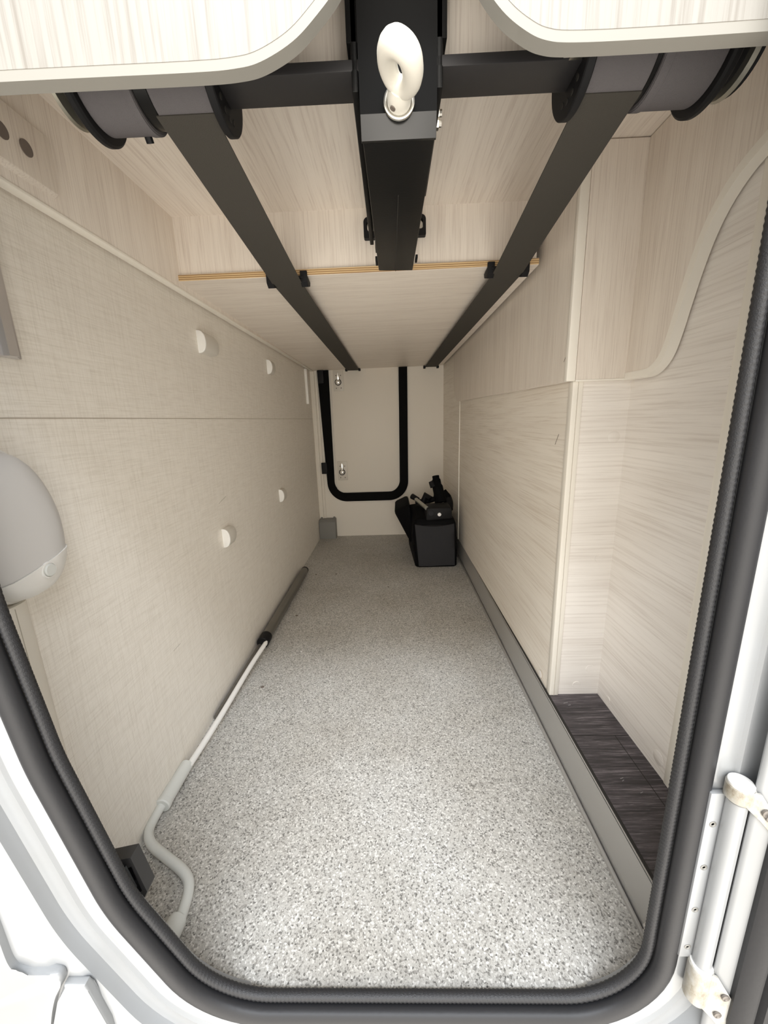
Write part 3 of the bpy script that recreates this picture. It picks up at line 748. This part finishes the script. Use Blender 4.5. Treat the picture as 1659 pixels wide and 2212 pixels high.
# ------------------------------------------------------------------ things on the floor at the left
pole = empty('telescopic_pole', (-0.42, 1.4, 0.0), 'grey telescopic pole with black collar lying along the foot of the left wall', 'pole')
mb = MB(); mb.cyl((-0.4285, 1.145, 0.0175), (-0.426, 1.72, 0.0175), 0.0165, 24, 0.0015); mb.build('outer_tube', tube_grey, pole)
mb = MB(); mb.cyl((-0.4285, 1.105, 0.0178), (-0.4285, 1.150, 0.0178), 0.0185, 24, 0.002); mb.build('collar', black_matt, pole)
mb = MB(); mb.cyl((-0.444, 0.80, 0.008), (-0.438, 1.11, 0.010), 0.0065, 16); mb.build('inner_tube', tube_grey, pole)
mb = MB(); mb.cyl((-0.426, 1.718, 0.0175), (-0.426, 1.728, 0.0175), 0.0172, 24, 0.001); mb.build('end_cap', black_matt, pole)

crank = empty('awning_crank', (-0.42, 0.7, 0.0), 'white crank rod with two pale grips and an S-bend, on the floor at the left', 'crank rod')
def gp(px, py, h): return at(px, py, 'z', h)
hz = 0.012
rod = [Vector((-0.4285, 1.120, 0.0430)), gp(540, 1441, 0.030), gp(470, 1558, 0.0215), gp(408, 1655, 0.016)]
rod[0] = gp(576, 1386, 0.040)
mb = MB(); mb.tube(catmull(rod, 8), [0.0035]+[0.0066]*24, 16); mb.build('rod', white_plastic, crank)
g0 = gp(405, 1650, 0.0155); g1 = gp(350, 1742, 0.0145)
d = (g1-g0).normalized(); Lg = (g1-g0).length
mb = MB(); mb.lathe(g0, g1, [(0, 0.0085), (0.002, 0.0122), (Lg-0.010, 0.0132), (Lg-0.009, 0.0142), (Lg-0.002, 0.0142), (Lg, 0.0125)], 28); mb.build('grip', grip_plastic, crank)
bend = [gp(350, 1740, 0.0135), gp(338, 1760, 0.0115), gp(322, 1795, 0.010), gp(328, 1824, 0.0095), gp(360, 1852, 0.0095), gp(392, 1878, 0.0095), gp(407, 1902, 0.0098), gp(406, 1932, 0.011), gp(394, 1972, 0.0125), gp(388, 1990, 0.0135)]
mb = MB(); mb.tube(catmull(bend, 8), 0.0078, 18); mb.build('bent_rod', grip_plastic, crank, smooth=80)
g0 = gp(388, 1979, 0.0145); g1 = gp(322, 2110, 0.0150)
Lg = (g1-g0).length
mb = MB(); mb.lathe(g0, g1, [(0, 0.0085), (0.002, 0.0118), (0.006, 0.0132), (Lg, 0.0145)], 28); mb.build('grip', grip_plastic, crank)

# catch on the hatch frame
e = empty('hatch_catch', (-0.345, 0.36, 0.10), 'black plastic catch inside the hatch seal at the lower left', 'catch')
P4 = [at(x, y, 'y', 0.350) for x, y in ((228, 1856), (283, 1850), (319, 1922), (296, 1968), (255, 1935))]
mb = MB()
fr = [(p.x, p.z) for p in P4]
mb2 = [at(x, y, 'y', 0.352) for x, y in ((232, 1856), (272, 1852), (287, 1905), (262, 1925), (240, 1900))]
# hollow box: outer shell with an open window
top0, top1 = at(230, 1856, 'y', 0.345), at(284, 1850, 'y', 0.345)
out_ = [(at(x, y, 'y', 0.348).x, at(x, y, 'y', 0.348).z) for x, y in ((222, 1862), (284, 1849), (320, 1922), (297, 1972), (268, 1960))]
inn_ = [(at(x, y, 'y', 0.348).x, at(x, y, 'y', 0.348).z) for x, y in ((262, 1880), (286, 1868), (309, 1920), (297, 1930), (278, 1925))]
mb = MB(); mb.loops([[Vector((p[0], y, p[1])) for p in L] for L, y in ((out_, 0.362), (out_, 0.346), (inn_, 0.346), (inn_, 0.360))], caps=False)
mb._f([mb.bm.verts.new(Vector((p[0], 0.360, p[1]))) for p in inn_]); mb._f([mb.bm.verts.new(Vector((p[0], 0.362, p[1]))) for p in out_])
mb.build('catch_body', mat('catch_black', (0.022, 0.021, 0.021), 0.4), e, smooth=20)
pl = [(at(x, y, 'y', 0.342).x, at(x, y, 'y', 0.342).z) for x, y in ((256, 1895), (268, 1877), (292, 1922), (281, 1950), (270, 1948), (254, 1915))]
MB().prism(pl, 'y', 0.340, 0.3465, 0.0012).build('striker_plate', mat('dark_plate', (0.075, 0.078, 0.078), 0.4), e)

# floor screws
for i, (px, py, r, lb) in enumerate(((567, 1484, 0.0048, 'dark floor screw nearest the hatch, beside the white crank rod'), (641, 1330, 0.0050, 'dark floor screw beside the black pole collar'),
        (683, 1241, 0.0045, 'left of the pair of dark floor screws beside the far end of the grey pole'), (726, 1240, 0.0040, 'right of the pair of dark floor screws beyond the far end of the grey pole'), (839, 1268, 0.0035, 'lone dark floor screw in the middle of the floor'))):
    c = at(px, py, 'z', 0); mb = MB(); mb.lathe(c, c+Vector((0, 0, 0.001)), [(0, r), (0.0008, r), (0.0010, r*0.6), (0.0004, r*0.4)], 16)
    tag(mb.build('floor_screw', hole_brown), lb, 'screw', 'dark screws in the floor')
c = at(651, 1408, 'z', 0); tag(MB().box(c.x-0.002, c.x+0.002, c.y-0.0015, c.y+0.0015, 0, 0.002, 0.0006).build('white_crumb', white_plastic), 'tiny white crumb on the floor near the left wall', 'crumb')

# ------------------------------------------------------------------ far end: door, latches, cover, bag
door = empty('door_1', (-0.14, 2.32, 0.22), None, None); door['kind'] = 'structure'
MB().box(-0.335, 0.050, 2.322, 2.332, 0.275, 1.05, 0.002).build('door_panel', back_cream, door)
ringo = fillet([(0.101, 1.10, 0.05), (0.093, 0.222, 0.115), (-0.388, 0.222, 0.115), (-0.412, 1.10, 0.05)], 12)
ringi = fillet([(0.053, 1.05, 0.02), (0.043, 0.273, 0.070), (-0.349, 0.273, 0.070), (-0.345, 1.05, 0.02)], 12)
mb = MB(); mb.loops([[Vector((p.x, y, p.y)) for p in L] for L, y in ((ringo, 2.331), (ringo, 2.316), (ringi, 2.314), (ringi, 2.331))], caps=False)
mb.build('door_seal', rubber_flat, door)
for (x0, x1, z0, z1) in ((-0.404, -0.372, 0.908, 0.985), (-0.418, -0.385, 0.395, 0.461)):
    MB().box(x0, x1, 2.300, 2.318, z0, z1, 0.002).build('catch', black_matt, door)
for (px, py, y0, y1) in ((731, 824, 800, 845), (740, 1017, 997, 1037)):
    C0 = at(px, (y0+y1)/2, 'y', 2.32); hh = 0.057; 
    lp = MB().box(C0.x-0.029, C0.x+0.029, 2.3175, 2.323, C0.z-hh, C0.z+hh, 0.002).build('latch_plate', mat('latch_plate_cream', (0.66, 0.62, 0.55), 0.4), door)
    cc = C0+Vector((-0.002, -0.004, -0.008))
    MB().cyl(cc+Vector((0, 0.001, 0)), cc+Vector((0, -0.0015, 0)), 0.0185, 24).build('barrel_collar', black_matt, lp)
    MB().box(cc.x-0.0085, cc.x+0.0085, cc.y-0.004, cc.y+0.003, cc.z+0.008, cc.z+0.026, 0.001).build('tongue_mount', black_matt, lp)
    MB().lathe(cc, cc+Vector((0, -1, 0)), [(0, 0.0145), (0.003, 0.0145), (0.005, 0.011), (0.010, 0.010), (0.012, 0.006)], 24).build('lock_barrel', chrome, lp)
    mb = MB(); mb.hexa([(cc.x-0.008, cc.y-0.010, cc.z+0.012), (cc.x+0.008, cc.y-0.010, cc.z+0.012), (cc.x+0.008, cc.y+0.002, cc.z+0.012), (cc.x-0.008, cc.y+0.002, cc.z+0.012), (cc.x-0.006, cc.y-0.010, cc.z+0.054), (cc.x+0.006, cc.y-0.010, cc.z+0.054), (cc.x+0.006, cc.y+0.002, cc.z+0.054), (cc.x-0.006, cc.y+0.002, cc.z+0.054)], 0.003); mb.build('latch_tongue', chrome, lp)
    for sx in (-0.013, 0.014):
        for dz in (-0.040, 0.028):
            c1 = C0+Vector((sx, -0.003, dz)); MB().cyl(c1, c1+Vector((0, -0.002, 0)), 0.003, 10).build('screw', hole_brown, lp)

# grey corner cover
e = empty('corner_cover', (-0.40, 2.29, 0.0), 'grey plastic box cover on the floor in the far left corner', 'cover')
mb = MB(); mb.prism([(2.328, 0.0), (2.272, 0.0), (2.272, 0.105), (2.285, 0.118), (2.328, 0.120)], 'x', -0.452, -0.352, 0.003); mb.build('cover_body', grey_cover, e)
for x in (-0.440, -0.364): MB().cyl((x, 2.316, 0.120), (x, 2.326, 0.120), 0.008, 16, 0.001).build('screw_lug', grey_cover, e)

# bag
bag = empty('tool_bag', (0.20, 1.95, 0.0), 'black nylon bag with charcoal front pocket in the far right corner', 'bag')
fz = at(930, 1130, 'y', 1.775).z
def P2(x, y, yy): return at(x, y, 'y', yy)
A0, A1 = Vector((0.102, 1.775, 0.0)), Vector((0.300, 1.775, 0.0))
Z1 = 0.235
mb = MB()
L = []
for (z, gx, gy) in ((0.0, 0.0, 0.0), (0.004, 0.004, 0.003), (0.08, 0.006, 0.006), (0.16, 0.002, 0.004), (0.212, -0.002, 0.0), (0.232, -0.010, -0.008), (0.240, -0.03, -0.03)):
    base_ = [(0.104, 1.772, 0.02), (0.296, 1.772, 0.02), (0.296, 2.10, 0.03), (0.088, 2.16, 0.03)]
    f_ = fillet(base_, 6); cx = 0.197; cy_ = 1.95
    L.append([Vector((cx+(p.x-cx)*(1+gx/0.1)-(z*0.10 if p.x < cx else 0)*0.5, cy_+(p.y-cy_)*(1+gy/0.18), z)) for p in f_])
mb.loops(L); mb.build('bag_body', bag_black, bag, smooth=60)
# pocket panel, slumped
mb = MB(); rows = []
for j in range(9):
    v = j/8; z = 0.008+v*(0.214-0.008); row = []
    for i in range(9):
        u = i/8; xw0, xw1 = 0.116-0.016*v, 0.288-0.004*v
        yy = 1.7655-0.010*math.sin(PI*u)*math.sin(PI*min(1, v*1.1))-0.003*math.sin(6*u+5*v)
        row.append(Vector((xw0+(xw1-xw0)*u, yy, z-(0.010*math.sin(PI*u) if j == 8 else 0))))
    rows.append(row+[Vector((p.x, 1.775, p.z)) for p in reversed(row)])
mb.loops(rows); mb.build('front_pocket', bag_grey, bag, smooth=80)
mb = MB(); mb.hexa([(0.075, 1.90, 0.10), (0.100, 1.90, 0.06), (0.100, 2.16, 0.06), (0.070, 2.16, 0.10), (-0.000, 1.96, 0.235), (0.085, 1.90, 0.285), (0.085, 2.16, 0.285), (0.005, 2.14, 0.255)], 0.018); mb.build('side_flap', bag_black, bag)
mb = MB(); mb.tube(catmull([Vector((0.095, 1.79, 0.20)), Vector((0.088, 1.775, 0.12)), Vector((0.108, 1.765, 0.02))], 6), 0.004, 8); mb.build('zip_edge', bag_black, bag)
# clamp bracket lying on the bag
cl = empty('folded_tripod', (0.2, 1.90, 0.26), 'black folded stand with grey metal arm lying on top of the dark bag', 'tripod')
def Q(x, y, yy): return at(x, y, 'y', yy)
mb = MB(); mb.hexa([Q(920, 1126, 1.775), Q(978, 1121, 1.775), Q(978, 1121, 1.775)+Vector((0, 0.12, 0)), Q(920, 1126, 1.775)+Vector((0, 0.12, 0)), Q(922, 1098, 1.775), Q(976, 1096, 1.775), Q(976, 1096, 1.775)+Vector((0, 0.12, 0)), Q(922, 1098, 1.775)+Vector((0, 0.12, 0))], 0.010); mb.build('clamp_block', black_matt, cl)
c0 = Q(949, 1111, 1.774); MB().cyl(c0, c0+Vector((0, -0.006, 0)), 0.0085, 16, 0.001).build('bright_screw', mat('bright_screw', (0.9, 0.9, 0.9), 0.4), cl)
c0 = Q(931, 1108, 1.774); MB().cyl(c0, c0+Vector((0, -0.006, 0)), 0.013, 20, 0.001).build('round_boss', bag_grey, cl)
mb = MB(); mb.tube([Q(899, 1079, 1.98), Q(922, 1098, 1.80)], 0.0095, 16); mb.build('metal_arm', mat('grey_arm', (0.40, 0.39, 0.34), 0.35, 0.5), cl)
mb = MB(); mb.tube([Q(890, 1072, 2.04), Q(903, 1079, 2.01)], [0.015, 0.012], 12); mb.build('arm_knob', black_matt, cl)
mb = MB(); mb.tube(catmull([Q(941, 1022+6, 2.00), Q(943, 1040, 1.99), Q(947, 1060, 1.97), Q(952, 1085, 1.95)], 5), [0.018]*4+[0.022]*4+[0.027]*4+[0.030]*4, 16); mb.build('upright_handle', bag_black, cl, smooth=80)
mb = MB(); mb.tube([Q(931, 1040, 1.98), Q(936, 1052, 1.97)], [0.013, 0.016], 12); mb.build('trigger', black_matt, cl)
mb = MB(); mb.tube([Q(914, 1085, 2.02), Q(920, 1070, 2.02), Q(930, 1078, 2.0)], [0.016, 0.018, 0.016], 12); mb.build('joint_knob', black_matt, cl)
mb = MB(); mb.tube(catmull([Q(898, 1084, 2.05), Q(925, 1082, 2.03), Q(958, 1072, 2.0), Q(968, 1082, 1.97), Q(968, 1100, 1.93)], 4), [0.014]*8+[0.024]*9, 12); mb.build('rear_leg', black_matt, cl, smooth=80)
mb = MB(); mb.tube([Q(958, 1060, 1.99), Q(966, 1072, 1.98), Q(971, 1100, 1.95)], [0.014, 0.019, 0.018], 12); mb.build('clamp_arm', bag_black, cl, smooth=80)

# ------------------------------------------------------------------ open hatch door and hinge at the right
d2 = empty('door_2', (0.28, 0.262, 0.0), None, None); d2['kind'] = 'structure'
def dx(x): return 0.2975-(x-0.325)*0.35        # the open leaf leans a little toward the viewer
def slab(x0, x1, z0, z1, t0, t1, name, m_, bev=0.0, par=d2):
    mb = MB(); mb.hexa([(x0, dx(x0)-t1, z0), (x1, dx(x1)-t1, z0), (x1, dx(x1)-t0, z0), (x0, dx(x0)-t0, z0), (x0, dx(x0)-t1, z1), (x1, dx(x1)-t1, z1), (x1, dx(x1)-t0, z1), (x0, dx(x0)-t0, z1)], bev)
    return mb.build(name, m_, par)
slab(0.330, 0.80, -0.05, 1.12, -0.006, 0.0, 'leaf', white_paint, 0.003)
r2 = resample(fillet([(0.78, 1.09, 0.08), (0.78, -0.02, 0.08), (0.354, -0.02, 0.08), (0.354, 1.09, 0.08)], 8), 0.05)
def dl3(n_, t): return [Vector((p.x, dx(p.x)-t, p.y)) for p in offset_ring(r2, n_)]
mb = MB(); mb.loops([dl3(n_, t) for n_, t in ((0.010, 0.0), (0.011, 0.006), (0.006, 0.011), (-0.001, 0.012), (-0.004, 0.008), (-0.006, 0.008), (-0.008, 0.013), (-0.015, 0.014), (-0.021, 0.010), (-0.022, 0.0))], caps=False)
mb.build('leaf_seal', rubber, d2, smooth=40)

worn = mat('worn_screw', (0.24, 0.235, 0.22), 0.45, 0.3)
hg = empty('hinge', (0.283, 0.285, 0.10), 'white painted hatch hinge with long knuckle and grimy screwed brackets, at the right edge', 'hinge')
def H(px, py, yy): return at(px, py, 'y', yy)
# long knuckle (axis vertical)
ax_x, ax_y, kr = 0.3215, 0.3045, 0.0085
def row_z(px, py): return at(px, py, 'y', ax_y-kr).z
zt = row_z(1590, 1745); zb_ = row_z(1510, 2105)
zt2 = row_z(1600, 1712)
MB().cyl((ax_x, ax_y, zb_), (ax_x, ax_y, zt), kr, 28, 0.0008).build('knuckle', white_paint, hg)
# leaf fixed to the frame, with four screws
lf = MB(); lf.box(0.3015, 0.3215, 0.3100, 0.3150, zb_, zt, 0.0006)
lfo = lf.build('frame_leaf', white_paint, hg)
lfo['label'] = 'flat white leaf with four screws'
for (px, py) in ((1541, 1777), (1522, 1870), (1504, 1961), (1487, 2041)):
    c = at(px, py, 'y', 0.3115); c.x = 0.3085; c.y = 0.3072
    MB().lathe(c+Vector((0, 0.003, 0)), c+Vector((0, -1, 0)), [(0, 0.0036), (0.0006, 0.0035), (0.0010, 0.0024), (0.0002, 0.0014)], 16).build('screw', worn, lfo)
# brackets on the door
def brk(z0, z1, nm):
    mb = MB(); mb.cyl((ax_x, ax_y, z0+0.006), (ax_x, ax_y, z1), kr+0.0028, 28, 0.0008)
    b_ = mb.build('bracket', dirty, hg, label='grimy bracket screwed to the open door')
    mb = MB()
    pr_ = [(0.3215, z1), (0.331, z1), (0.345, z1-0.024), (0.345, z0-0.022), (0.333, z0-0.006), (0.3215, z0+0.004)]
    mb.prism(pr_, 'y', -0.0015, 0.0015, 0.0004)
    for v in mb.bm.verts: v.co.y = dx(v.co.x)-0.0015+v.co.y
    mb.build('bracket_leaf', dirty, b_)
    MB().cyl((ax_x, ax_y, z1-0.001), (ax_x, ax_y, z1+0.003), kr+0.0018, 28, 0.0006).build('pin_cap', white_plastic, b_)
    for (sx, sz) in ((0.3385, z1-0.022), (0.3355, z0+0.004)):
        c = Vector((sx, dx(sx)-0.003, sz)); MB().lathe(c, c+Vector((0, -1, 0)), [(0, 0.0042), (0.0016, 0.0040), (0.0022, 0.0028), (0.0012, 0.0018)], 16).build('screw', bpy.data.materials.get('grimy_screw') or mat('grimy_screw', (0.20, 0.18, 0.16), 0.45, 0.4), b_)
brk(zt-0.004, zt2, 'upper')
brk(zb_-0.055, zb_+0.000, 'lower')

# ------------------------------------------------------------------ light
BASE, CONE, LOW_LOBE, BAND = 0.25, 2.0, 1.7, 15.0
W_ = bpy.data.worlds.new('world'); SC.world = W_; W_.use_nodes = True
n = W_.node_tree.nodes; l = W_.node_tree.links
bg = n['Background']
tc = n.new('ShaderNodeTexCoord'); sx_ = n.new('ShaderNodeSeparateXYZ'); l.new(tc.outputs['Generated'], sx_.inputs['Vector'])
rw_ = ramp(n, l, sx_.outputs['Z'], [(0.0, (1.0, 0.94, 0.85)), (0.45, (1.0, 0.955, 0.885)), (1.0, (0.97, 0.98, 1.0))])
def mth(op, a, b=None, c=None):
    q = n.new('ShaderNodeMath'); q.operation = op
    for k_, v_ in enumerate((a, b, c)):
        if v_ is None: continue
        if isinstance(v_, (int, float)): q.inputs[k_].default_value = v_
        else: l.new(v_, q.inputs[k_])
    return q.outputs[0]
# narrow bright band added to the sky, shaped to cast a daylight edge inside
dz_ = mth('DIVIDE', mth('SUBTRACT', sx_.outputs['Z'], 0.790), 0.032)
band = mth('EXPONENT', mth('MULTIPLY', mth('MULTIPLY', dz_, dz_), -1.0))
front = mth('SMOOTH_MIN', mth('MAXIMUM', mth('MULTIPLY', mth('SUBTRACT', mth('MULTIPLY', sx_.outputs['Y'], -1.0), 0.30), 6.0), 0.0), 1.0, 0.1)
band = mth('MULTIPLY', mth('MULTIPLY', band, front), BAND)
l.new(rw_.outputs['Color'], bg.inputs['Color']); bg.inputs['Strength'].default_value = BASE
bg2 = n.new('ShaderNodeBackground'); bg2.inputs['Color'].default_value = (0.86, 0.92, 1.0, 1); l.new(band, bg2.inputs['Strength'])
# world lobe added opposite the hatch to brighten the deep interior
nd_ = n.new('ShaderNodeVectorMath'); nd_.operation = 'DOT_PRODUCT'; nd_.inputs[1].default_value = Vector((0.0, -0.90, 0.40)).normalized()
l.new(tc.outputs['Generated'], nd_.inputs[0])
cone = mth('MULTIPLY', mth('EXPONENT', mth('DIVIDE', mth('SUBTRACT', nd_.outputs['Value'], 1.0), 0.20)), CONE)
# low world lobe added to brighten ceiling and upper walls from below
gd_ = n.new('ShaderNodeVectorMath'); gd_.operation = 'DOT_PRODUCT'; gd_.inputs[1].default_value = Vector((0.0, -0.80, -0.60)).normalized()
l.new(tc.outputs['Generated'], gd_.inputs[0])
low_lobe = mth('MULTIPLY', mth('EXPONENT', mth('DIVIDE', mth('SUBTRACT', gd_.outputs['Value'], 1.0), 0.16)), LOW_LOBE)
l.new(mth('ADD', mth('ADD', cone, low_lobe), BASE), bg.inputs['Strength'])
ad = n.new('ShaderNodeAddShader'); l.new(bg.outputs[0], ad.inputs[0]); l.new(bg2.outputs[0], ad.inputs[1])
l.new(ad.outputs[0], n['World Output'].inputs['Surface'])
W_.cycles.sampling_method = 'MANUAL'; W_.cycles.sample_map_resolution = 2048

vs = SC.view_settings
vs.view_transform = 'Standard'; vs.look = 'None'; vs.gamma = 1.0; vs.use_curve_mapping = False
vs.exposure = 1.15
SC.cycles.max_bounces = 14; SC.cycles.diffuse_bounces = 10
